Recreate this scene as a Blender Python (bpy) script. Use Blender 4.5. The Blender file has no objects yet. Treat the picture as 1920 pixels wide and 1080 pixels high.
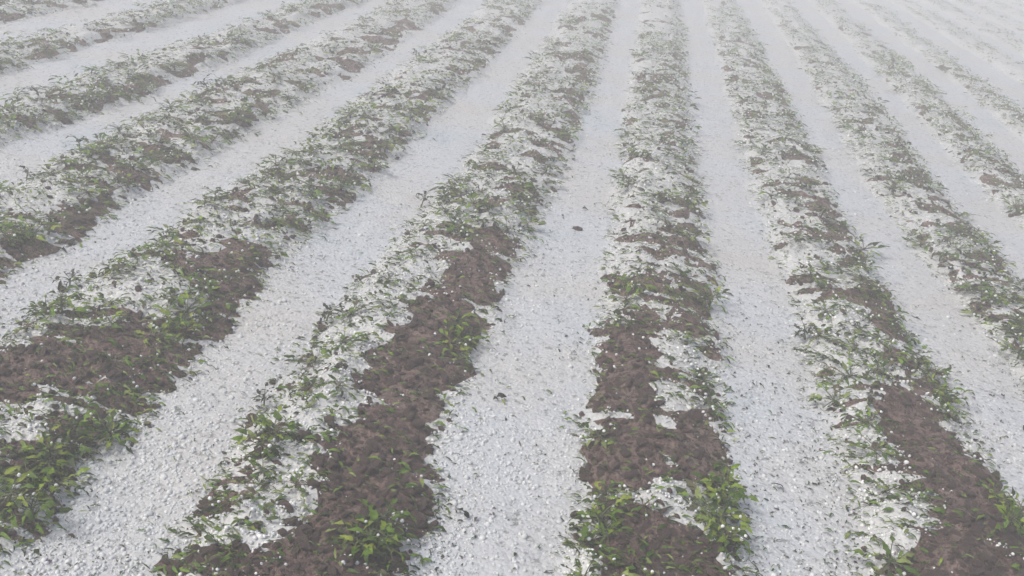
import bpy, math, random
import numpy as np
from mathutils import Matrix, Vector, Euler

random.seed(7)
rng = np.random.default_rng(11)
scene = bpy.context.scene
col = scene.collection
D = bpy.data

# ------------------------------------------------------------------ camera, sky, sun, exposure
EYE = 1.70
cam_d = D.cameras.new('camera')
cam = D.objects.new('camera', cam_d)
col.objects.link(cam)
RX, RY, RZ = (0.97954, -0.18165, 0.08663), (0.15521, 0.40791, -0.89973), (0.1281, 0.89477, 0.42776)
cam.matrix_world = Matrix(((*RX, 0), (*RY, 0), (*RZ, EYE), (0, 0, 0, 1)))
cam_d.sensor_width = 36
cam_d.lens = 31.875
cam_d.clip_start = 0.05
cam_d.clip_end = 2000
scene.camera = cam

SUN_EL, SUN_AZ = math.radians(54), math.radians(-118)      # azimuth from +Y towards +X
world = D.worlds.new('World')
scene.world = world
world.use_nodes = True
wn = world.node_tree
sky = wn.nodes.new('ShaderNodeTexSky')
sky.sky_type = 'NISHITA'
sky.sun_disc = False
sky.sun_elevation = SUN_EL
sky.sun_rotation = SUN_AZ
sky.air_density = 0.9
sky.dust_density = 6.0
sky.ozone_density = 1.0
wn.nodes['Background'].inputs['Strength'].default_value = 0.105
wn.links.new(sky.outputs[0], wn.nodes['Background'].inputs['Color'])
sun_d = D.lights.new('sun', 'SUN')
sun_d.energy = 1.4
sun_d.angle = math.radians(16)
sun_d.color = (0.97, 0.985, 1.0)
sun = D.objects.new('sun', sun_d)
col.objects.link(sun)
sdir = Vector((math.sin(SUN_AZ) * math.cos(SUN_EL), math.cos(SUN_AZ) * math.cos(SUN_EL), math.sin(SUN_EL)))
sun.rotation_euler = sdir.to_track_quat('Z', 'Y').to_euler()
sun.location = (0, 0, 30)
scene.view_settings.view_transform = 'Standard'
scene.view_settings.look = 'None'
scene.view_settings.gamma = 1.0
scene.view_settings.exposure = 0.41
scene.render.engine = 'CYCLES'
scene.cycles.use_denoising = True
scene.cycles.max_bounces = 6
scene.cycles.diffuse_bounces = 3
scene.cycles.glossy_bounces = 2
scene.cycles.transmission_bounces = 3
scene.cycles.volume_bounces = 2
scene.cycles.filter_width = 1.5
HAZE_DENSITY = 0.046

# ------------------------------------------------------------------ helpers
def hash2(ix, iy, seed):
    h = (ix.astype(np.int64) * 374761393 + iy.astype(np.int64) * 668265263 + seed * 1442695041) & 0xFFFFFFFF
    h = ((h ^ (h >> 13)) * 1274126177) & 0xFFFFFFFF
    h = ((h ^ (h >> 16)) * 2246822519) & 0xFFFFFFFF
    return ((h ^ (h >> 15)) & 0xFFFFFF) / float(0xFFFFFF)

def vnoise(x, y, seed=0):
    x = np.asarray(x, float); y = np.asarray(y, float)
    ix, iy = np.floor(x), np.floor(y)
    fx, fy = x - ix, y - iy
    fx = fx * fx * fx * (fx * (fx * 6 - 15) + 10); fy = fy * fy * fy * (fy * (fy * 6 - 15) + 10)
    a = hash2(ix, iy, seed); b = hash2(ix + 1, iy, seed); c = hash2(ix, iy + 1, seed); d = hash2(ix + 1, iy + 1, seed)
    return (a + (b - a) * fx) * (1 - fy) + (c + (d - c) * fx) * fy

def fbm(x, y, seed=0, octv=3):
    s, amp, tot = 0, 1.0, 0
    for o in range(octv):
        ca, sa = math.cos(.6 + 1.1 * o), math.sin(.6 + 1.1 * o)
        xr, yr = (ca * x - sa * y) * 2 ** o + 17.3 * o, (sa * x + ca * y) * 2 ** o - 9.1 * o
        s = s + amp * (vnoise(xr, yr, seed + o) - .5)
        tot += amp; amp *= .55
    return s / tot * 2          # about -1..1

def sstep(a, b, x):
    t = np.clip((np.asarray(x, float) - a) / (b - a), 0, 1)
    return t * t * (3 - 2 * t)

def mesh_np(name, verts, faces, smooth=True):
    """faces: (n,3) or (n,4) int array"""
    me = D.meshes.new(name)
    verts = np.asarray(verts, np.float32); faces = np.asarray(faces, np.int32)
    n, k = faces.shape
    me.vertices.add(len(verts)); me.vertices.foreach_set('co', verts.ravel())
    me.loops.add(n * k); me.loops.foreach_set('vertex_index', faces.ravel())
    me.polygons.add(n)
    me.polygons.foreach_set('loop_start', np.arange(0, n * k, k, dtype=np.int32))
    me.polygons.foreach_set('loop_total', np.full(n, k, np.int32))
    me.update(calc_edges=True)
    if smooth:
        me.polygons.foreach_set('use_smooth', np.ones(n, bool))
    return me

def link(name, me, mat=None, parent=None):
    o = D.objects.new(name, me)
    col.objects.link(o)
    if mat is not None and me is not None and not me.materials:
        me.materials.append(mat)
    if parent is not None:
        o.parent = parent
    return o

def tag(o, label=None, cat=None, group=None, kind=None):
    if label: o['label'] = label
    if cat: o['category'] = cat
    if group: o['group'] = group
    if kind: o['kind'] = kind
    return o

def in_view(x, y, z=0.1, m=0.12):
    """is a world point inside the picture (margin m as a share of the width)? also its distance"""
    x = np.asarray(x, float); y = np.asarray(y, float); dz = z - EYE
    cx = RX[0] * x + RY[0] * y + RZ[0] * dz
    cy = RX[1] * x + RY[1] * y + RZ[1] * dz
    cz = -(RX[2] * x + RY[2] * y + RZ[2] * dz)
    u = cx / np.maximum(cz, .01) * 1700 / 1920; v = cy / np.maximum(cz, .01) * 1700 / 1920
    ok = (cz > .2) & (np.abs(u) < .5 + m) & (np.abs(v) < .28125 + m)
    return ok, cz

# ------------------------------------------------------------------ materials
def new_mat(name):
    m = D.materials.new(name); m.use_nodes = True
    nt = m.node_tree
    return m, nt, nt.nodes['Principled BSDF']

def N(nt, t, **kw):
    n = nt.nodes.new(t)
    for k, v in kw.items():
        if k in n.inputs: n.inputs[k].default_value = v
        else: setattr(n, k, v)
    return n

def ramp(nt, src, stops):
    r = nt.nodes.new('ShaderNodeValToRGB')
    e = r.color_ramp.elements
    while len(e) < len(stops): e.new(0.5)
    for i, (p, c) in enumerate(stops):
        e[i].position = p; e[i].color = (*c, 1)
    nt.links.new(src, r.inputs[0])
    return r

def soil_material():
    m, nt, b = new_mat('wet_brown_soil'); L = nt.links.new
    tc = N(nt, 'ShaderNodeTexCoord')
    n1 = N(nt, 'ShaderNodeTexNoise', Scale=9.0, Detail=6.0, Roughness=.65); L(tc.outputs['Object'], n1.inputs['Vector'])
    n2 = N(nt, 'ShaderNodeTexNoise', Scale=48.0, Detail=5.0, Roughness=.72); L(tc.outputs['Object'], n2.inputs['Vector'])
    r1 = ramp(nt, n1.outputs[0], [(.36, (.150, .098, .079)), (.5, (.250, .168, .137)), (.66, (.340, .245, .205))])
    r2 = ramp(nt, n2.outputs[0], [(.34, (.28, .26, .25)), (.5, (.95, .95, .95)), (.7, (1.45, 1.45, 1.45))])
    mx = N(nt, 'ShaderNodeMixRGB', blend_type='MULTIPLY'); mx.inputs[0].default_value = 1
    L(r1.outputs[0], mx.inputs[1]); L(r2.outputs[0], mx.inputs[2]); L(mx.outputs[0], b.inputs['Base Color'])
    b.inputs['Roughness'].default_value = .72
    bp = N(nt, 'ShaderNodeBump', Strength=1.0, Distance=.05); L(n2.outputs[0], bp.inputs['Height'])
    L(bp.outputs[0], b.inputs['Normal'])
    return m

def hail_sheet_material():
    m, nt, b = new_mat('packed_hail'); L = nt.links.new
    tc = N(nt, 'ShaderNodeTexCoord')
    v = N(nt, 'ShaderNodeTexVoronoi', Scale=78.0); L(tc.outputs['Object'], v.inputs['Vector'])
    n1 = N(nt, 'ShaderNodeTexNoise', Scale=1.3, Detail=4.0); L(tc.outputs['Object'], n1.inputs['Vector'])
    n2 = N(nt, 'ShaderNodeTexNoise', Scale=42.0, Detail=3.0, Roughness=.6); L(tc.outputs['Object'], n2.inputs['Vector'])
    r0 = ramp(nt, n1.outputs[0], [(.3, (.465, .50, .515)), (.44, (.505, .525, .535)), (.58, (.51, .51, .495)), (.74, (.505, .485, .455))])
    fr = N(nt, 'ShaderNodeAttribute', attribute_name='fresh')
    fm = N(nt, 'ShaderNodeMixRGB'); fm.inputs[2].default_value = (.535, .54, .52, 1)
    L(fr.outputs['Fac'], fm.inputs[0]); L(r0.outputs[0], fm.inputs[1])
    r1 = ramp(nt, v.outputs['Color'], [(0., (.86, .86, .87)), (1., (1.05, 1.05, 1.05))])
    r2 = ramp(nt, n2.outputs[0], [(.33, (.35, .35, .32)), (.43, (1, 1, 1))])
    a = N(nt, 'ShaderNodeMixRGB', blend_type='MULTIPLY'); a.inputs[0].default_value = 1
    c = N(nt, 'ShaderNodeMixRGB', blend_type='MULTIPLY'); c.inputs[0].default_value = .75
    L(fm.outputs[0], a.inputs[1]); L(r1.outputs[0], a.inputs[2])
    L(a.outputs[0], c.inputs[1]); L(r2.outputs[0], c.inputs[2]); L(c.outputs[0], b.inputs['Base Color'])
    b.inputs['Roughness'].default_value = .5
    iv = N(nt, 'ShaderNodeMath', operation='SUBTRACT'); iv.inputs[0].default_value = 1; L(v.outputs['Distance'], iv.inputs[1])
    bp = N(nt, 'ShaderNodeBump', Strength=.5, Distance=.006); L(iv.outputs[0], bp.inputs['Height']); L(bp.outputs[0], b.inputs['Normal'])
    return m

def hailstone_material():
    m, nt, b = new_mat('hailstone_ice'); L = nt.links.new
    at = N(nt, 'ShaderNodeAttribute', attribute_name='tone', attribute_type='INSTANCER')
    r = ramp(nt, at.outputs['Fac'], [(0., (.48, .50, .50)), (.4, (.56, .58, .58)), (.75, (.66, .665, .65)), (1., (.80, .80, .775))])
    L(r.outputs[0], b.inputs['Base Color'])
    b.inputs['Roughness'].default_value = .32
    b.inputs['IOR'].default_value = 1.31
    return m

def leaf_material(name, from_object):
    m, nt, b = new_mat(name); L = nt.links.new
    if from_object:
        s = N(nt, 'ShaderNodeObjectInfo').outputs['Color']
    else:
        s = N(nt, 'ShaderNodeAttribute', attribute_name='tint').outputs['Color']
    tc = N(nt, 'ShaderNodeTexCoord')
    n = N(nt, 'ShaderNodeTexNoise', Scale=(6.0 if from_object else 90.0), Detail=3.0); L(tc.outputs['Object'], n.inputs['Vector'])
    r = ramp(nt, n.outputs[0], [(.3, (.7, .7, .66)), (.7, (1.3, 1.3, 1.3))])
    mx = N(nt, 'ShaderNodeMixRGB', blend_type='MULTIPLY'); mx.inputs[0].default_value = 1
    L(s, mx.inputs[1]); L(r.outputs[0], mx.inputs[2]); L(mx.outputs[0], b.inputs['Base Color'])
    b.inputs['Roughness'].default_value = .6
    b.inputs['Specular IOR Level'].default_value = .3
    tr = N(nt, 'ShaderNodeBsdfTranslucent'); L(mx.outputs[0], tr.inputs['Color'])
    ms = N(nt, 'ShaderNodeMixShader'); ms.inputs[0].default_value = .22
    out = nt.nodes['Material Output']
    L(b.outputs[0], ms.inputs[1]); L(tr.outputs[0], ms.inputs[2]); L(ms.outputs[0], out.inputs['Surface'])
    return m

def stem_material():
    m, nt, b = new_mat('plant_stem'); L = nt.links.new
    oi = N(nt, 'ShaderNodeObjectInfo')
    r = ramp(nt, oi.outputs['Random'], [(0., (.07, .085, .035)), (.6, (.10, .12, .05)), (1., (.12, .08, .05))])
    L(r.outputs[0], b.inputs['Base Color']); b.inputs['Roughness'].default_value = .55
    return m

M_SOIL, M_SHEET, M_STONE = soil_material(), hail_sheet_material(), hailstone_material()
M_LEAF, M_MASS, M_STEM = leaf_material('leaf_blade', True), leaf_material('leaf_mass', False), stem_material()

# ------------------------------------------------------------------ the field: raised beds and furrows
# surveyed bed edges: bed number -> (left edge, right edge), each a list of (distance along the bed, position across)
EDGES = {
 -5: ([(5.9, -4.39), (6.8, -4.35), (8.0, -4.36)], [(5.2, -3.93), (6.2, -3.94), (7.5, -3.93), (9.3, -3.98)]),
 -4: ([(4.6, -3.47), (5.6, -3.49), (6.9, -3.51), (8.8, -3.45)], [(4.2, -3.12), (4.5, -3.0), (5.6, -2.99), (6.6, -2.97), (8.1, -3.03)]),
 -3: ([(3.5, -2.69), (4.2, -2.75), (5.0, -2.76), (6.7, -2.77), (9.2, -2.74), (10.7, -2.82)], [(3.0, -2.16), (3.6, -2.15), (4.4, -2.16), (5.2, -2.11), (6.5, -2.1), (9.1, -2.11), (11.5, -2.2)]),
 -2: ([(1.6, -1.86), (2.6, -1.95), (2.9, -1.9), (4.1, -1.85), (5.3, -1.79), (6.7, -1.84), (10.1, -1.86), (11.9, -1.95)], [(1.7, -1.27), (1.9, -1.22), (2.3, -1.30), (2.7, -1.26), (3.2, -1.29), (4.5, -1.26), (6.0, -1.22), (8.6, -1.25), (12.7, -1.31)]),
 -1: ([(1.7, -0.88), (2.2, -0.95), (2.9, -0.98), (3.5, -0.95), (4.7, -0.87), (5.9, -0.85), (8.1, -0.92), (13., -1.0)], [(1.9, -0.33), (2.6, -0.38), (3.3, -0.37), (4.4, -0.29), (5.9, -0.27), (8.6, -0.29), (13.9, -0.34)]),
  0: ([(1.9, 0.07), (2.5, 0.08), (3.2, 0.05), (4.0, 0.02), (4.9, 0.03), (6.5, 0.0), (8.4, -0.01), (14.2, -0.07)], [(2.0, 0.55), (2.3, 0.54), (2.8, 0.52), (3.6, 0.57), (4.4, 0.55), (6.1, 0.52), (8.3, 0.52), (15., 0.53)]),
  1: ([(2.3, 0.91), (2.9, 0.93), (3.5, 0.89), (4.4, 0.88), (5.4, 0.85), (6.6, 0.85), (9.6, 0.87), (15.4, 0.84)], [(2.5, 1.46), (3.2, 1.44), (4.2, 1.39), (4.8, 1.37), (6.6, 1.42), (11.1, 1.45), (16.2, 1.44)]),
  2: ([(3.7, 1.81), (4.4, 1.74), (4.9, 1.68), (6.4, 1.68), (8.6, 1.75), (11.4, 1.8), (16.7, 1.88)], [(3.6, 2.2), (4.3, 2.16), (5.0, 2.18), (6.5, 2.2), (8.8, 2.35), (12.7, 2.38), (17.4, 2.42)]),
  3: ([(6.4, 2.53), (8.6, 2.61), (11.9, 2.7), (18., 2.87)], [(6.7, 2.95), (8.3, 3.06), (11.6, 3.22), (18.7, 3.44)]),
  4: ([(8.2, 3.42), (10.7, 3.58), (16.2, 3.76), (19.2, 3.87)], [(9.4, 3.85), (13.9, 4.07), (20.1, 4.45)]),
}
BEDS = list(range(-10, 32))
YK = np.linspace(-2, 60, 249)
def base_edges(k):
    c = .263 + .8905 * k + (np.clip(YK - 8, 0, 14) * .028 if k >= 3 else 0)
    if k in EDGES:
        l, r = EDGES[k]
        L = np.interp(YK, *zip(*l)); R = np.interp(YK, *zip(*r))
        if k >= 3:
            L = L + np.clip(YK - l[-1][0], 0, 4) * .025; R = R + np.clip(YK - r[-1][0], 0, 3) * .025
    else:
        L = c - .27 + 0 * YK; R = c + .27 + 0 * YK
    ker = np.exp(-np.linspace(-1.6, 1.6, 9) ** 2); ker /= ker.sum()
    sm = lambda a: np.convolve(np.pad(a, 4, mode='edge'), ker, 'valid')
    return sm(L), sm(R)
BL = np.array([base_edges(k)[0] for k in BEDS]); BR = np.array([base_edges(k)[1] for k in BEDS])
def bed_coords(x, y):
    """nearest bed index, and v: -1 at its left edge, 0 in the middle, +1 at its right edge"""
    x = np.asarray(x, float); y = np.asarray(y, float)
    j = np.clip((y - YK[0]) / (YK[1] - YK[0]), 0, len(YK) - 1.001); j0 = j.astype(int); fj = j - j0
    best = np.full(x.shape, 1e9); kk = np.zeros(x.shape, int); vv = np.full(x.shape, 9.)
    for i, k in enumerate(BEDS):
        l = BL[i][j0] * (1 - fj) + BL[i][j0 + 1] * fj; r = BR[i][j0] * (1 - fj) + BR[i][j0 + 1] * fj
        v = (x - (l + r) / 2) / ((r - l) / 2)
        m = np.abs(v) < best
        best = np.where(m, np.abs(v), best); kk = np.where(m, k, kk); vv = np.where(m, v, vv)
    return kk, vv
def bed_x(k, y, v):
    i = k - BEDS[0]
    l = np.interp(y, YK, BL[i]); r = np.interp(y, YK, BR[i])
    return (l + r) / 2 + v * (r - l) / 2

# bare earth on the crowns, piled hail, and the thick green clumps: (across, along, radius)
SOIL = [(-.54, 3.92, .10), (-.52, 3.6, .11), (-.50, 3.39, .12), (-.52, 3.1, .13), (-.55, 2.9, .14), (-.56, 2.6, .14), (-.47, 2.32, .15), (-.52, 2.11, .15), (-.50, 1.88, .16), (-.56, 1.73, .16),
        (.17, 3.1, .12), (.2, 2.8, .13), (.24, 2.51, .14), (.43, 2.64, .10), (.23, 2.38, .15), (.41, 2.44, .10), (.31, 2.0, .12), (-1.63, 2.25, .14), (-1.72, 2.14, .15), (-1.56, 2.35, .12), (-1.50, 3.15, .07),
        (1.19, 3.01, .13), (1.24, 2.79, .16), (1.26, 2.62, .16), (1.34, 2.46, .15), (1.2, 2.2, .17), (1.27, 3.7, .06)]
PILE = [(.37, 2.80, .085), (.36, 2.25, .10), (1.05, 3.70, .12), (1.07, 3.41, .12), (.95, 2.33, .10), (1.08, 2.36, .08), (-.86, 2.84, .13), (-.83, 2.46, .14), (-.76, 2.3, .12), (-.70, 1.84, .12), (-1.53, 1.96, .10),
        (-1.55, 2.79, .12), (-2.5, 3.43, .15), (-.45, 4.24, .1), (.3, 5.28, .13), (.36, 3.15, .10), (-.80, 3.2, .10), (1.0, 2.75, .07), (-1.75, 2.75, .1)]
GREEN = [(-1.33, 1.92), (-1.28, 2.0), (-1.36, 1.84), (-1.42, 2.69), (-1.36, 2.60), (-1.33, 1.62), (-1.83, 2.55), (-2.29, 3.02), (-.45, 2.86), (-.47, 2.97), (-.41, 1.82), (-.47, 1.72), (.51, 3.68), (.13, 3.61), (.46, 2.27), (.48, 2.16), (.48, 2.05), (.16, 2.02),
         (1.38, 2.54), (1.41, 2.46), (1.33, 3.37), (1.38, 3.19), (1.9, 4.26), (1.92, 3.87), (-1.64, 5.53), (-.83, 2.01), (-2.51, 9.19), (.22, 9.65), (-.35, 6.71), (-.38, 7.23), (-3.21, 7.09), (-1.34, 1.73), (-1.42, 1.66)]
def blobs(x, y, lst):
    s = np.zeros(np.shape(x))
    for a, b, r in lst:
        r = r * (.88 if lst is SOIL else 1.0)
        s = np.maximum(s, np.exp(-(((x - a) / r) ** 2 + ((y - b) / (r * 1.25)) ** 2) ** 1.3 * .8))
    return s

def soil_z(x, y):
    k, v = bed_coords(x, y)
    v = v + .13 * fbm(x * 5, y * 5, 40, 2) + .10 * fbm(x * 14, y * 16, 42, 2)
    prof = np.exp(-(np.abs(v) / .98) ** 3.6)
    near = np.clip(1.25 - np.abs(y) / 30, .2, 1)
    z = .082 * prof + near * (.016 * fbm(x * 4, y * 4, 3, 2) + .032 * fbm(x * 11, y * 15, 5, 3) * (.35 + .65 * prof))
    left = sstep(.25, -.5, v) * prof
    z = z + near * .011 * fbm(x * 3.0, y * 17, 8, 2) * left
    return z, k, v, prof

def hail_z(x, y, zg, v, prof):
    """top of the hail: level in the furrows, patches on the beds, increased far off to stand in for haze"""
    so = blobs(x, y, SOIL); pi = blobs(x, y, PILE)
    fur = .034 + .008 * fbm(x * 2.2, y * 2.2, 60, 2) + .005 * fbm(x * 14, y * 14, 61, 2)
    bias = -.03 - .22 * sstep(-.2, .6, v) * (np.abs(v) < 1.0) + .20 * sstep(.7, 1., np.abs(v)) + .20 * sstep(2.6, 3.6, y) + .08 * sstep(3.5, 7, y) + .45 * sstep(8, 16, y)  # far terms add hail so distant beds pale as if in denser haze
    p = bias - .95 * so + 1.05 * pi + .50 * fbm(x * 3., y * 11, 62, 3) + 1.25 * fbm(x * 8, y * 36, 65, 3)
    bedh = zg + .011 * np.clip(p, -1.2, .8)
    return np.maximum(fur, bedh), p

ys = np.concatenate([[-300, -120, -40, -12, -4, -1.5, 0, .5, .8, 1.0], 1.15 * 1.0135 ** np.arange(0, 272), [55, 70, 95, 130, 180, 300]])
xs = np.concatenate([[-300, -150, -60, -25, -14], np.arange(-9, -5, .07), np.arange(-5, 5, .024), np.arange(5, 9, .045), np.arange(9, 28, .1), [32, 45, 80, 150, 300]])
GX, GY = np.meshgrid(xs, ys)
gz, gk, gv, gp = soil_z(GX, GY)
edge = (GX < -9) | (GX > 27.9) | (GY > 46) | (GY < .9)
gz = np.where(edge, .03, gz)
nx, ny = len(xs), len(ys)
ii = np.arange(nx * ny).reshape(ny, nx)
quads = np.stack([ii[:-1, :-1], ii[:-1, 1:], ii[1:, 1:], ii[1:, :-1]], -1).reshape(-1, 4)
V = np.stack([GX, GY, gz], -1).reshape(-1, 3)
ground = link('ground', mesh_np('ground', V, quads), M_SOIL)
tag(ground, 'dark wet brown soil raised into long parallel planting beds', kind='structure')

hz, hp = hail_z(GX, GY, gz, gv, gp)
hz = np.where(edge, .05, hz)
keep = ((hz - gz) > -.004).reshape(-1)
qk = quads[keep[quads].any(1)]
used = np.unique(qk); remap = np.full(nx * ny, -1); remap[used] = np.arange(len(used))
VH = np.stack([GX, GY, hz], -1).reshape(-1, 3)[used]
hail_sheet = link('hail_cover', mesh_np('hail_cover', VH, remap[qk]), M_SHEET)
fa = hail_sheet.data.attributes.new('fresh', 'FLOAT', 'POINT')
fa.data.foreach_set('value', (sstep(1.08, .85, np.abs(gv)) * ~edge).reshape(-1)[used].astype(np.float32))
tag(hail_sheet, 'white layer of packed hail filling the furrows and patching the beds', 'hail', kind='stuff')

def surface(x, y):
    zg, k, v, prof = soil_z(x, y)
    zh, p = hail_z(x, y, zg, v, prof)
    return zg, zh, k, v, p

# ------------------------------------------------------------------ instanced small stuff (geometry nodes)
def point_cloud(name, P, S, R, mat, sub, rough, label, cat, tone=None):
    me = D.meshes.new(name)
    me.vertices.add(len(P)); me.vertices.foreach_set('co', np.asarray(P, np.float32).ravel())
    for an, arr in (('scl', S), ('rot', R)):
        a = me.attributes.new(an, 'FLOAT_VECTOR', 'POINT'); a.data.foreach_set('vector', np.asarray(arr, np.float32).ravel())
    if tone is not None:
        a = me.attributes.new('tone', 'FLOAT', 'POINT'); a.data.foreach_set('value', np.asarray(tone, np.float32))
    me.update()
    o = link(name, me, mat)
    ng = D.node_groups.new(name + '_nodes', 'GeometryNodeTree')
    ng.interface.new_socket('Geometry', in_out='INPUT', socket_type='NodeSocketGeometry')
    ng.interface.new_socket('Geometry', in_out='OUTPUT', socket_type='NodeSocketGeometry')
    n = ng.nodes.new; L = ng.links.new
    gi, go = n('NodeGroupInput'), n('NodeGroupOutput')
    ico = n('GeometryNodeMeshIcoSphere'); ico.inputs['Radius'].default_value = 1; ico.inputs['Subdivisions'].default_value = sub
    sp = n('GeometryNodeSetPosition'); nz = n('ShaderNodeTexNoise'); nz.inputs['Scale'].default_value = 1.7
    sb = n('ShaderNodeVectorMath'); sb.operation = 'SUBTRACT'; sb.inputs[1].default_value = (.5, .5, .5)
    sc = n('ShaderNodeVectorMath'); sc.operation = 'SCALE'; sc.inputs['Scale'].default_value = rough
    L(nz.outputs['Color'], sb.inputs[0]); L(sb.outputs[0], sc.inputs[0]); L(sc.outputs[0], sp.inputs['Offset'])
    ss = n('GeometryNodeSetShadeSmooth'); smt = n('GeometryNodeSetMaterial'); smt.inputs['Material'].default_value = mat
    ip = n('GeometryNodeInstanceOnPoints')
    at = {}
    for an in ('scl', 'rot'):
        q = n('GeometryNodeInputNamedAttribute'); q.data_type = 'FLOAT_VECTOR'; q.inputs['Name'].default_value = an
        at[an] = q.outputs['Attribute']
    L(ico.outputs['Mesh'], sp.inputs['Geometry']); L(sp.outputs[0], ss.inputs[0]); L(ss.outputs[0], smt.inputs[0])
    L(smt.outputs[0], ip.inputs['Instance']); L(gi.outputs[0], ip.inputs['Points'])
    L(at['scl'], ip.inputs['Scale']); L(at['rot'], ip.inputs['Rotation']); L(ip.outputs[0], go.inputs[0])
    o.modifiers.new('scatter', 'NODES').node_group = ng
    return tag(o, label, cat, kind='stuff')

def sample_ground(n, ymax, power=1.0):
    """random ground points in view, denser close to the camera"""
    xs_, ys_ = [], []
    got = 0
    while got < n:
        d = 1.15 * (ymax / 1.15) ** (rng.random(n * 2) ** power)
        a = rng.uniform(-7, 10, n * 2)
        x = a * (d + .6) / 7.0; y = d
        ok, _ = in_view(x, y, m=.11)
        xs_.append(x[ok]); ys_.append(y[ok]); got += ok.sum()
    return np.concatenate(xs_)[:n], np.concatenate(ys_)[:n]

stone_P, stone_S, stone_T = [], [], []
x, y = sample_ground(280000, 11, 1.05)
zg, zh, k, v, p = surface(x, y)
thick = zh - zg
pr = np.where(thick > .004, .55, np.where(thick > -.003, .22, .006))
pr *= np.where(np.abs(v) < 1, .9, .05 + .60 * sstep(.42, .62, vnoise(x * 2.1, y * 2.1, 77)) * sstep(4.2, 2.4, y) + .30 * sstep(4., 2.2, y))
sel = rng.random(len(x)) < pr
x, y, zg, zh, v = x[sel], y[sel], zg[sel], zh[sel], v[sel]
rad = (.0020 + .0044 * rng.random(len(x)) ** 2.4) * (1 + .05 * y) * np.where(np.abs(v) < 1, .8, 1) * np.where(rng.random(len(x)) < .06, 1.5, 1)
z = np.maximum(zg, zh) + rad * np.where(np.abs(v) < 1, rng.uniform(-.3, .55, len(x)), rng.uniform(-.8, .25, len(x)))
stone_P.append(np.stack([x, y, z], 1)); stone_S.append(rad)
stone_T.append(np.where(np.abs(v) < 1, rng.uniform(.45, 1, len(x)), rng.uniform(0, .75, len(x)) ** 1.2))

# ------------------------------------------------------------------ soil crumbs
cx, cy = sample_ground(100000, 9, .9)
zg, zh, k, v, p = surface(cx, cy)
sel = (np.abs(v) < 1.05) & (rng.random(len(cx)) < np.where(zh - zg < 0, .6, .05))
cx, cy, zg, zh = cx[sel], cy[sel], zg[sel], zh[sel]
r = .0025 + .0115 * rng.random(len(cx)) ** 3.2
P = np.stack([cx, cy, np.maximum(zg, zh) + r * .2], 1)
S = np.stack([r * rng.uniform(1., 2.2, len(r)), r * rng.uniform(.8, 1.3, len(r)), r * rng.uniform(.4, .9, len(r))], 1)
point_cloud('soil_crumbs', P, S, rng.uniform(0, 6.28, (len(r), 3)) * (.15, .15, 1), M_SOIL, 1, 1.3,
            'loose dark soil crumbs strewn over the bare bed crowns', 'soil')

# ------------------------------------------------------------------ leaves and plants
def leaf_arrays(rnd, seg, torn):
    """one blade along +X, length 1, base at the origin: verts, quads"""
    wid = rnd.uniform(.15, .32); fold = rnd.uniform(.10, .32); droop = rnd.uniform(.1, .5); twist = rnd.uniform(-.35, .35)
    vs = []
    for i in range(seg + 1):
        t = i / seg
        w = wid * (math.sin(math.pi * min(1, .06 + .94 * t ** .8)) ** .8 + .02)
        xx = t; zc = .12 * math.sin(t * 3) - droop * t * t
        for s in (-1, 0, 1):
            ww = w * (1 if s == 0 else rnd.uniform(.72, 1.12))
            if torn and s and rnd.random() < .42: ww *= rnd.uniform(.15, .6)
            vs.append((xx + (abs(s) * rnd.uniform(-.05, .04)), s * ww, zc + abs(s) * fold * ww + s * twist * ww * t + rnd.uniform(-.02, .02)))
    fs = []
    for i in range(seg):
        for s in (0, 1):
            if torn and i > 0 and rnd.random() < .14: continue
            a = i * 3 + s
            fs.append((a, a + 1, a + 4, a + 3))
    return np.array(vs), np.array(fs)

rl = random.Random(5)
LEAF_HI = [leaf_arrays(rl, 6, i % 5 > 0) for i in range(10)]
LEAF_LO = [leaf_arrays(rl, 3, i % 2 > 0) for i in range(8)]
LEAF_ME = [mesh_np('leaf_blade', v, f) for v, f in LEAF_HI]
for me in LEAF_ME: me.materials.append(M_LEAF)

def tube(pts, rads, sides=4):
    vs, fs = [], []
    pts = [Vector(p) for p in pts]
    for i, p in enumerate(pts):
        d = (pts[min(i + 1, len(pts) - 1)] - pts[max(i - 1, 0)]).normalized()
        a = d.orthogonal().normalized(); b = d.cross(a)
        for j in range(sides):
            t = 2 * math.pi * j / sides
            vs.append(p + (a * math.cos(t) + b * math.sin(t)) * rads[i])
    for i in range(len(pts) - 1):
        for j in range(sides):
            fs.append((i * sides + j, i * sides + (j + 1) % sides, (i + 1) * sides + (j + 1) % sides, (i + 1) * sides + j))
    return vs, fs

def join(parts):
    vs, fs = [], []
    for v, f in parts:
        o = len(vs); vs += [tuple(q) for q in v]; fs += [tuple(o + j for j in q) for q in f]
    return np.array(vs), np.array(fs)

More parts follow.
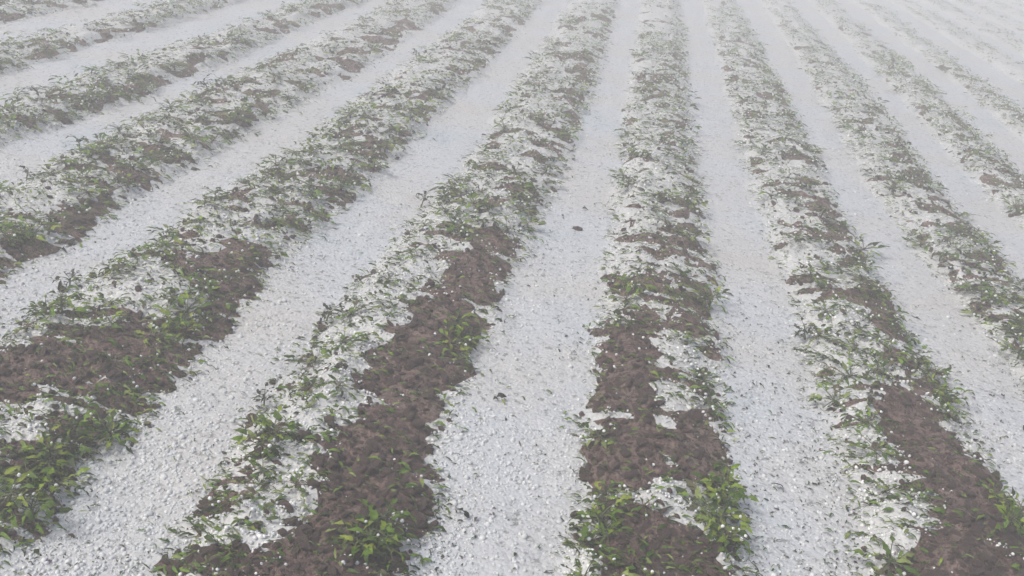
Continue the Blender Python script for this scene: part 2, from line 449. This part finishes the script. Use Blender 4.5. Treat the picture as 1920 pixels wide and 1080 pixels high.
def plant_proto(rnd, nleaf, upright=.0):
    """leaves: (matrix, which blade, length); stem arrays. Unit: metres, about 0.18 across"""
    h = rnd.uniform(.045, .075) * (1 + 1.1 * upright)
    lean = (rnd.uniform(-.03, .03), rnd.uniform(-.03, .03))
    top = Vector((lean[0], lean[1], h))
    parts = [tube([(0, 0, -.03), (lean[0] * .3, lean[1] * .3, h * .5), top], [.0045, .004, .0025])]
    leaves = []
    for i in range(nleaf):
        a = i * 2.4 + rnd.uniform(-.4, .4)
        t = rnd.uniform(.35, 1.0)
        base = Vector((lean[0] * t, lean[1] * t, h * t))
        pl = rnd.uniform(.015, .065) * (1 - .4 * upright)
        el = rnd.uniform(-.30, .80) + .7 * upright
        tip = base + Vector((math.cos(a) * pl * math.cos(el), math.sin(a) * pl * math.cos(el), pl * math.sin(el)))
        tip.z = max(tip.z, .012)
        parts.append(tube([base, (base + tip) / 2 + Vector((0, 0, .006)), tip], [.002, .0018, .0014], 3))
        ln = rnd.uniform(.026, .054)
        m = Matrix.Translation(tip) @ Euler((rnd.uniform(-.6, .6), -(rnd.uniform(-.40, .60) + .6 * upright), a + rnd.uniform(-.7, .7))).to_matrix().to_4x4() @ Matrix.Scale(ln, 4)
        leaves.append((m, rnd.randrange(10)))
    return leaves, join(parts)

rp = random.Random(21)
PROTO = [plant_proto(rp, 17 + i % 6) for i in range(9)]
PROTO_UP = [plant_proto(rp, 12, .10) for i in range(3)]
STEM_ME = [mesh_np('plant_stem', *p[1]) for p in PROTO]
STEM_UP = [mesh_np('sprig_stem', *p[1]) for p in PROTO_UP]
for me in STEM_ME + STEM_UP: me.materials.append(M_STEM)

PALETTE = [(.026, .044, .008), (.070, .122, .014), (.125, .200, .022), (.044, .076, .010), (.175, .220, .060), (.090, .085, .040), (.095, .165, .020)]
BRIGHT = [(.100, .175, .010), (.165, .240, .016), (.060, .110, .008), (.200, .245, .030), (.030, .050, .008)]
def leaf_color(rnd, bright):
    c = rnd.choice(BRIGHT if rnd.random() < bright else PALETTE)
    f = rnd.uniform(.75, 1.3)
    return (c[0] * f, c[1] * f, c[2] * f)

# where plants stand: (x, y, size, brightness, bed, v)
plants = []
rs = random.Random(3)
for (gx, gy) in GREEN + [(a + rs.uniform(-.07, .07), b + rs.uniform(-.07, .07)) for a, b in GREEN]:
    k, v = bed_coords(np.array([gx]), np.array([gy]))
    plants.append((gx, gy, rs.uniform(.75, 1.0), .85, int(k[0]), float(v[0])))
for k in BEDS:
    for lane, v0 in enumerate((-.68, -.24, .24, .68)):
        yy = 1.45 + rs.random() * .2
        while yy < 34:
            yy += rs.uniform(.12, .20) * (1 + .012 * yy) * (1.25 if lane in (1, 2) else 1)
            v = v0 + rs.uniform(-.17, .17)
            xx = float(bed_x(k, yy, v))
            ok, dist = in_view(np.array([xx]), np.array([yy]), m=.13)
            if not ok[0]: continue
            so = float(blobs(np.array([xx]), np.array([yy]), SOIL)[0]); pi = float(blobs(np.array([xx]), np.array([yy]), PILE)[0])
            if rs.random() < so * 1.5 or rs.random() < pi * .4: continue
            if yy < 2.9 and lane in (1, 2) and rs.random() < .40: continue
            if yy < 2.9 and rs.random() < .06: continue
            gap = float(vnoise(np.array([xx * 1.1 + 40]), np.array([yy * .9]), 90)[0])
            if rs.random() < (gap - .60) * 2.4: continue
            if rs.random() < .45 * float(sstep(8, 16, yy)): continue  # far plants thinned to lower contrast, imitating the fade of thicker haze
            br = float(np.clip((vnoise(np.array([xx * 1.3]), np.array([yy * 1.0]), 91)[0] - .45) * 1.3, 0, .55))
            plants.append((xx, yy, rs.uniform(.75, 1.12) * float(1 + .22 * sstep(2.8, 4.5, yy)) * (1 if lane in (0, 3) else .9), br, k, v))
ap = np.array([(p[0], p[1]) for p in plants])
inside, dist = in_view(ap[:, 0], ap[:, 1], m=.01)
score = np.where(inside, np.array([p[2] for p in plants]) / dist, 0)
order = np.argsort(-score)
single = set(int(i) for i in order[:300] if score[i] > 0)
leafy = set(int(i) for i in order[:130] if score[i] > 0)
pz = np.maximum(*surface(ap[:, 0], ap[:, 1])[:2])
pz0 = surface(ap[:, 0], ap[:, 1])[0]
pz = pz0 * .5 + pz * .5

ORD = ('first second third fourth fifth sixth seventh eighth ninth tenth eleventh twelfth thirteenth fourteenth fifteenth sixteenth seventeenth '
       'eighteenth nineteenth twentieth').split()
TENS = {20: 'twenty', 30: 'thirty', 40: 'forty', 50: 'fifty'}
def ordinal(n):
    if n <= 20: return ORD[n - 1]
    t, u = n // 10 * 10, n % 10
    return (TENS[t][:-1] + 'ieth') if u == 0 else TENS[t] + '-' + ORD[u - 1]
BEDNAME = {0: 'the upright centre bed', -1: 'first bed left of centre', 1: 'first bed right of centre'}
def bedname(k):
    return BEDNAME.get(k) or '%s bed %s of centre' % (ORD[abs(k) - 1], 'left' if k < 0 else 'right')

mass_V, mass_F, mass_C = [], [], []
voff = 0
def add_mass(mats, blades, cols):
    global voff
    for m, b, c in zip(mats, blades, cols):
        v, f = LEAF_LO[b % len(LEAF_LO)]
        A = np.array(m)
        w = v @ A[:3, :3].T + A[:3, 3]
        mass_V.append(w); mass_F.append(f + voff); mass_C.append(np.tile((*c, 1.0), (len(v), 1)))
        voff += len(v)

by_lane = {}
for i in single:
    x_, y_, s_, b_, k_, v_ = plants[i]
    by_lane.setdefault((k_, 'left' if v_ < -.5 else 'right' if v_ > .5 else 'crown'), []).append(i)
label_of = {}
for (k_, lane), lst in by_lane.items():
    lst.sort(key=lambda i: plants[i][1])
    for n_, i in enumerate(lst):
        s_, b_ = plants[i][2], plants[i][3]
        look = 'bushy bright green' if b_ > .8 else 'yellowish green' if b_ > .3 else 'small dull green' if s_ < .85 else 'dark hail-beaten'
        label_of[i] = '%s plant, %s from front, %s of %s' % (look, ordinal(n_ + 1), {'left': 'left shoulder', 'right': 'right shoulder', 'crown': 'crown'}[lane], bedname(k_))

extra_P, extra_S = [], []
foliage_cache = {}
def foliage_mesh(pi_, br):
    key = (pi_, int(br * 3))
    if key not in foliage_cache:
        rr = random.Random(hash(key) & 0xffff)
        vs, fs, cs = [], [], []; o = 0
        for m, b in PROTO[pi_][0]:
            v, f = LEAF_LO[b % len(LEAF_LO)]; A = np.array(m)
            vs.append(v @ A[:3, :3].T + A[:3, 3]); fs.append(f + o); o += len(v)
            cs.append(np.tile((*leaf_color(rr, br), 1.0), (len(v), 1)))
        me = mesh_np('foliage', np.concatenate(vs), np.concatenate(fs))
        a = me.color_attributes.new('tint', 'FLOAT_COLOR', 'POINT'); a.data.foreach_set('color', np.concatenate(cs).astype(np.float32).ravel())
        me.materials.append(M_MASS)
        foliage_cache[key] = me
    return foliage_cache[key]

for i, (x_, y_, s_, b_, k_, v_) in enumerate(plants):
    pi_ = rs.randrange(len(PROTO)); rz = rs.uniform(0, 6.28)
    B = Matrix.Translation((x_, y_, float(pz[i]))) @ Euler((rs.uniform(-.2, .2), rs.uniform(-.2, .2), rz)).to_matrix().to_4x4() @ Matrix.Scale(s_, 4)
    big = b_ > .8
    B = B @ Matrix.Diagonal((1, 1, 1.0 if big else .52, 1))
    leaves = PROTO[pi_][0]
    if i in single:
        root = D.objects.new('crop_plant', None); col.objects.link(root); root.matrix_world = B
        root.empty_display_size = .03
        tag(root, label_of[i], 'plant', 'low crop plants battered by the hail')
        st = D.objects.new('stem', STEM_ME[pi_]); col.objects.link(st); st.parent = root
        if i in leafy:
            for m, b in leaves:
                if not big and rs.random() < .12: continue
                lf = D.objects.new('leaf', LEAF_ME[b]); col.objects.link(lf); lf.parent = root
                lf.matrix_basis = m; lf.color = (*leaf_color(rs, b_), 1)
        else:
            fo = D.objects.new('foliage', foliage_mesh(pi_, b_)); col.objects.link(fo); fo.parent = root; fo['kind'] = 'stuff'
    else:
        sub = [q for q in leaves if rs.random() < (.9 if y_ < 12 else .6)]
        add_mass([B @ m for m, b in sub], [b for m, b in sub], [leaf_color(rs, b_) for q in sub])
    # hailstones caught on the leaves
    if y_ < 11:
        for m, b in leaves:
            for rep in range(2):
                if rs.random() < (.05 if big else .10):
                    q = B @ m @ Vector((rs.uniform(.2, .75), rs.uniform(-.22, .22), .05))
                    rr = rs.uniform(.0025, .005) * (1 + .06 * y_)
                    extra_P.append((q.x, q.y, q.z + rr * .6)); extra_S.append(rr)

# torn leaf litter lying on beds and along the furrow edges
lx, ly = sample_ground(85000, 14, .85)
zg, zh, k, v, p = surface(lx, ly)
so = blobs(lx, ly, SOIL)
prob = np.where(np.abs(v) < 1.02, .75 + .20 * sstep(2.6, 3.6, ly) - .45 * sstep(8, 14, ly), .40 * np.exp(-(np.abs(v) - 1.05) * 12) + .04 * sstep(.55, .75, vnoise(lx * 3, ly * 3, 33)) * sstep(4., 2.2, ly)) * (1 - .74 * so) * (1 - .3 * sstep(5, 11, ly))
sel = np.nonzero(rng.random(len(lx)) < prob)[0]
for i in sel:
    ln = rs.uniform(.012, .042) * (1 if abs(v[i]) < 1.1 else .75)
    m = Matrix.Translation((lx[i], ly[i], max(zg[i], zh[i]) + rs.uniform(.002, .012))) @ Euler((rs.uniform(-.5, .5), rs.uniform(-.45, .35), rs.gauss(0, .55) + rs.choice((0, 3.14)))).to_matrix().to_4x4() @ Matrix.Diagonal((ln, ln * rs.uniform(.25, 1.1), ln, 1))
    add_mass([m], [rs.randrange(8)], [leaf_color(rs, .05)])
fx, fy = sample_ground(42000, 6.5, 1.0)
zg, zh, k, v, p = surface(fx, fy)
prob = (np.abs(v) > .98) * (.10 + .75 * sstep(.42, .7, vnoise(fx * 2.6 + 9, fy * 2.6, 34))) * sstep(6, 2.4, fy) * (.25 + .75 * sstep(1.75, 1.1, np.abs(v)) + .35 * (fx > -.3))
for i in np.nonzero(rng.random(len(fx)) < prob)[0]:
    ln = rs.uniform(.005, .013) * rs.choice((1, 1, 1, 1.8))
    m = Matrix.Translation((fx[i], fy[i], max(zg[i], zh[i]) + rs.uniform(.002, .006))) @ Euler((rs.uniform(-.5, .5), rs.uniform(-.4, .4), rs.uniform(0, 6.28))).to_matrix().to_4x4() @ Matrix.Diagonal((ln, ln * rs.uniform(.5, 1.4), ln, 1))
    add_mass([m], [rs.randrange(8)], [tuple(c * rs.uniform(.4, 1.2) for c in rs.choice(((.05, .05, .035), (.10, .09, .07), (.06, .085, .03), (.08, .12, .03)))) ])
me = mesh_np('crop_foliage', np.concatenate(mass_V), np.concatenate(mass_F))
a = me.color_attributes.new('tint', 'FLOAT_COLOR', 'POINT'); a.data.foreach_set('color', np.concatenate(mass_C).astype(np.float32).ravel())
mass = link('crop_foliage', me, M_MASS)
tag(mass, 'shredded green foliage covering the beds and fading into the distance', 'foliage', kind='stuff')

stone_P.append(np.array(extra_P)); stone_S.append(np.array(extra_S)); stone_T.append(rng.uniform(.5, 1, len(extra_S)))
P = np.concatenate(stone_P); rad = np.concatenate(stone_S)
S = rad[:, None] * rng.uniform(.78, 1.2, (len(rad), 3))
point_cloud('hailstones', P, S, rng.uniform(0, 6.28, (len(rad), 3)), M_STONE, 2, .35,
            'loose white hailstones scattered over the furrows, beds and leaves', 'hailstones', np.concatenate(stone_T))

# ------------------------------------------------------------------ upright broken sprigs on the left shoulders
SPRIGS = [(-.93, 4.25, 1.1, 'farther dark leafy sprig over the furrow, left edge of first bed left of centre'),
          (-.96, 2.91, 1.0, 'nearer dark leafy sprig, left edge of first bed left of centre'),
          (-.95, 2.31, .8, 'lowest small dark sprig, left edge of first bed left of centre'),
          (-2.68, 3.66, 1.0, 'dark sprig against the hail, nearest the left edge of the picture'),
          (-2.70, 4.13, 1.0, 'middle dark sprig of three along the third bed left of centre'),
          (-2.70, 5.56, 1.1, 'farther dark sprig on the third bed left of centre'),
          (-1.82, 7.63, 1.1, 'small far sprig on the left edge of second bed left of centre'),
          (-1.93, 2.82, .9, 'near dark sprig at the furrow edge, second bed left of centre'),
          (.91, 3.52, 1.0, 'dark sprig on the left edge of first bed right of centre')]
for n_, (x_, y_, s_, lab) in enumerate(SPRIGS):
    zg, zh = surface(np.array([x_]), np.array([y_]))[:2]
    root = D.objects.new('broken_sprig', None); col.objects.link(root)
    root.location = (x_, y_, float(max(zg[0], zh[0])) + .004); root.rotation_euler = (rs.uniform(-.25, .25), rs.uniform(-.3, .3), rs.uniform(0, 6.28)); root.scale = (s_ * .8,) * 3
    tag(root, lab, 'sprig', 'dark broken sprigs on the bed edges')
    j = n_ % 3
    st = D.objects.new('stem', STEM_UP[j]); col.objects.link(st); st.parent = root
    for m, b in PROTO_UP[j][0]:
        lf = D.objects.new('leaf', LEAF_ME[b]); col.objects.link(lf); lf.parent = root
        lf.matrix_basis = m; lf.color = (.030, .036, .022, 1)

# ------------------------------------------------------------------ soil clods one can pick out
def clod_mesh(seed):
    import bmesh
    bm = bmesh.new(); bmesh.ops.create_icosphere(bm, subdivisions=3, radius=1)
    for v in bm.verts:
        c = v.co
        n_ = float(fbm(np.array([c.x * 1.6 + seed * 7 + c.z]), np.array([c.y * 1.6 - c.z * 1.3]), 200 + seed, 3)[0])
        v.co = c * (1 + .8 * n_)
    me = D.meshes.new('clod'); bm.to_mesh(me); bm.free()
    me.polygons.foreach_set('use_smooth', np.ones(len(me.polygons), bool)); me.materials.append(M_SOIL)
    return me
CLODS = [(-.13, 4.33, .020, 'dark lone clod in the furrow beside the upright centre bed, farther one'),
         (-.56, 2.67, .032, 'dark clod on the bare crown of first bed left of centre'),
         (.42, 2.71, .034, 'dark clod under the hail patch on the upright centre bed'),
         (-.51, 2.04, .028, 'dark clod on the front crown of first bed left of centre'),
         (1.38, 3.48, .026, 'dark clod on the right shoulder of first bed right of centre'),
         (1.36, 2.66, .028, 'dark clod on the bare crown of first bed right of centre'),
         ]
for n_, (x_, y_, r_, lab) in enumerate(CLODS):
    zg, zh = surface(np.array([x_]), np.array([y_]))[:2]
    o = link('soil_clod', clod_mesh(n_))
    o.location = (x_, y_, float(max(zg[0], zh[0])) + r_ * .25); r_ *= .72; o.scale = (r_ * 1.5, r_ * .8, r_ * .7); o.rotation_euler = (0, 0, rs.uniform(0, 6.28))
    tag(o, lab, 'clod', 'dark soil clods')

# ------------------------------------------------------------------ dark torn leaves lying alone on the hail
TORN = [(-.26, 2.60, .045, .3, 'small dark torn leaf on the hail left of the upright centre bed'),
        (-.22, 1.97, .050, 2.6, 'curled dark torn leaf at the front of the furrow left of centre bed'),
        (1.65, 3.08, .045, 1.0, 'dark torn leaf lying on the hail at the right edge of the picture'),
        (-.13, 4.62, .030, .1, 'thin dark leaf on the hail just beyond the lone furrow clod'),
        (.70, 2.42, .040, 2.9, 'dark leaf scrap on the hail right of the upright centre bed')]
for n_, (x_, y_, r_, a_, lab) in enumerate(TORN):
    zg, zh = surface(np.array([x_]), np.array([y_]))[:2]
    o = link('torn_leaf', LEAF_ME[(n_ * 3 + 1) % 10])
    o.location = (x_, y_, float(max(zg[0], zh[0])) + .008); o.scale = (r_, r_ * 1.1, r_ * 1.3); o.rotation_euler = (.35, -.3, a_)
    o.color = (.025, .028, .018, 1)
    tag(o, lab, 'leaf', 'single torn leaves on the hail')

# ------------------------------------------------------------------ the misty air
me = D.meshes.new('haze')
x0, x1, y0, y1, z0, z1 = -330, 330, -330, 330, -1.0, 2.3
vs = [(x, y, z) for z in (z0, z1) for y in (y0, y1) for x in (x0, x1)]
me.from_pydata(vs, [], [(0, 2, 3, 1), (4, 5, 7, 6), (0, 1, 5, 4), (2, 6, 7, 3), (0, 4, 6, 2), (1, 3, 7, 5)])
hm = D.materials.new('pale_mist'); hm.use_nodes = True
ht = hm.node_tree
ht.nodes.remove(ht.nodes['Principled BSDF'])
pv = ht.nodes.new('ShaderNodeVolumePrincipled')
pv.inputs['Color'].default_value = (.985, .995, .99, 1)
pv.inputs['Density'].default_value = HAZE_DENSITY
pv.inputs['Anisotropy'].default_value = .1
ht.links.new(pv.outputs[0], ht.nodes['Material Output'].inputs['Volume'])
me.materials.append(hm)
haze = link('haze', me)
tag(haze, 'pale mist thickening towards the far end of the field', 'haze', kind='stuff')
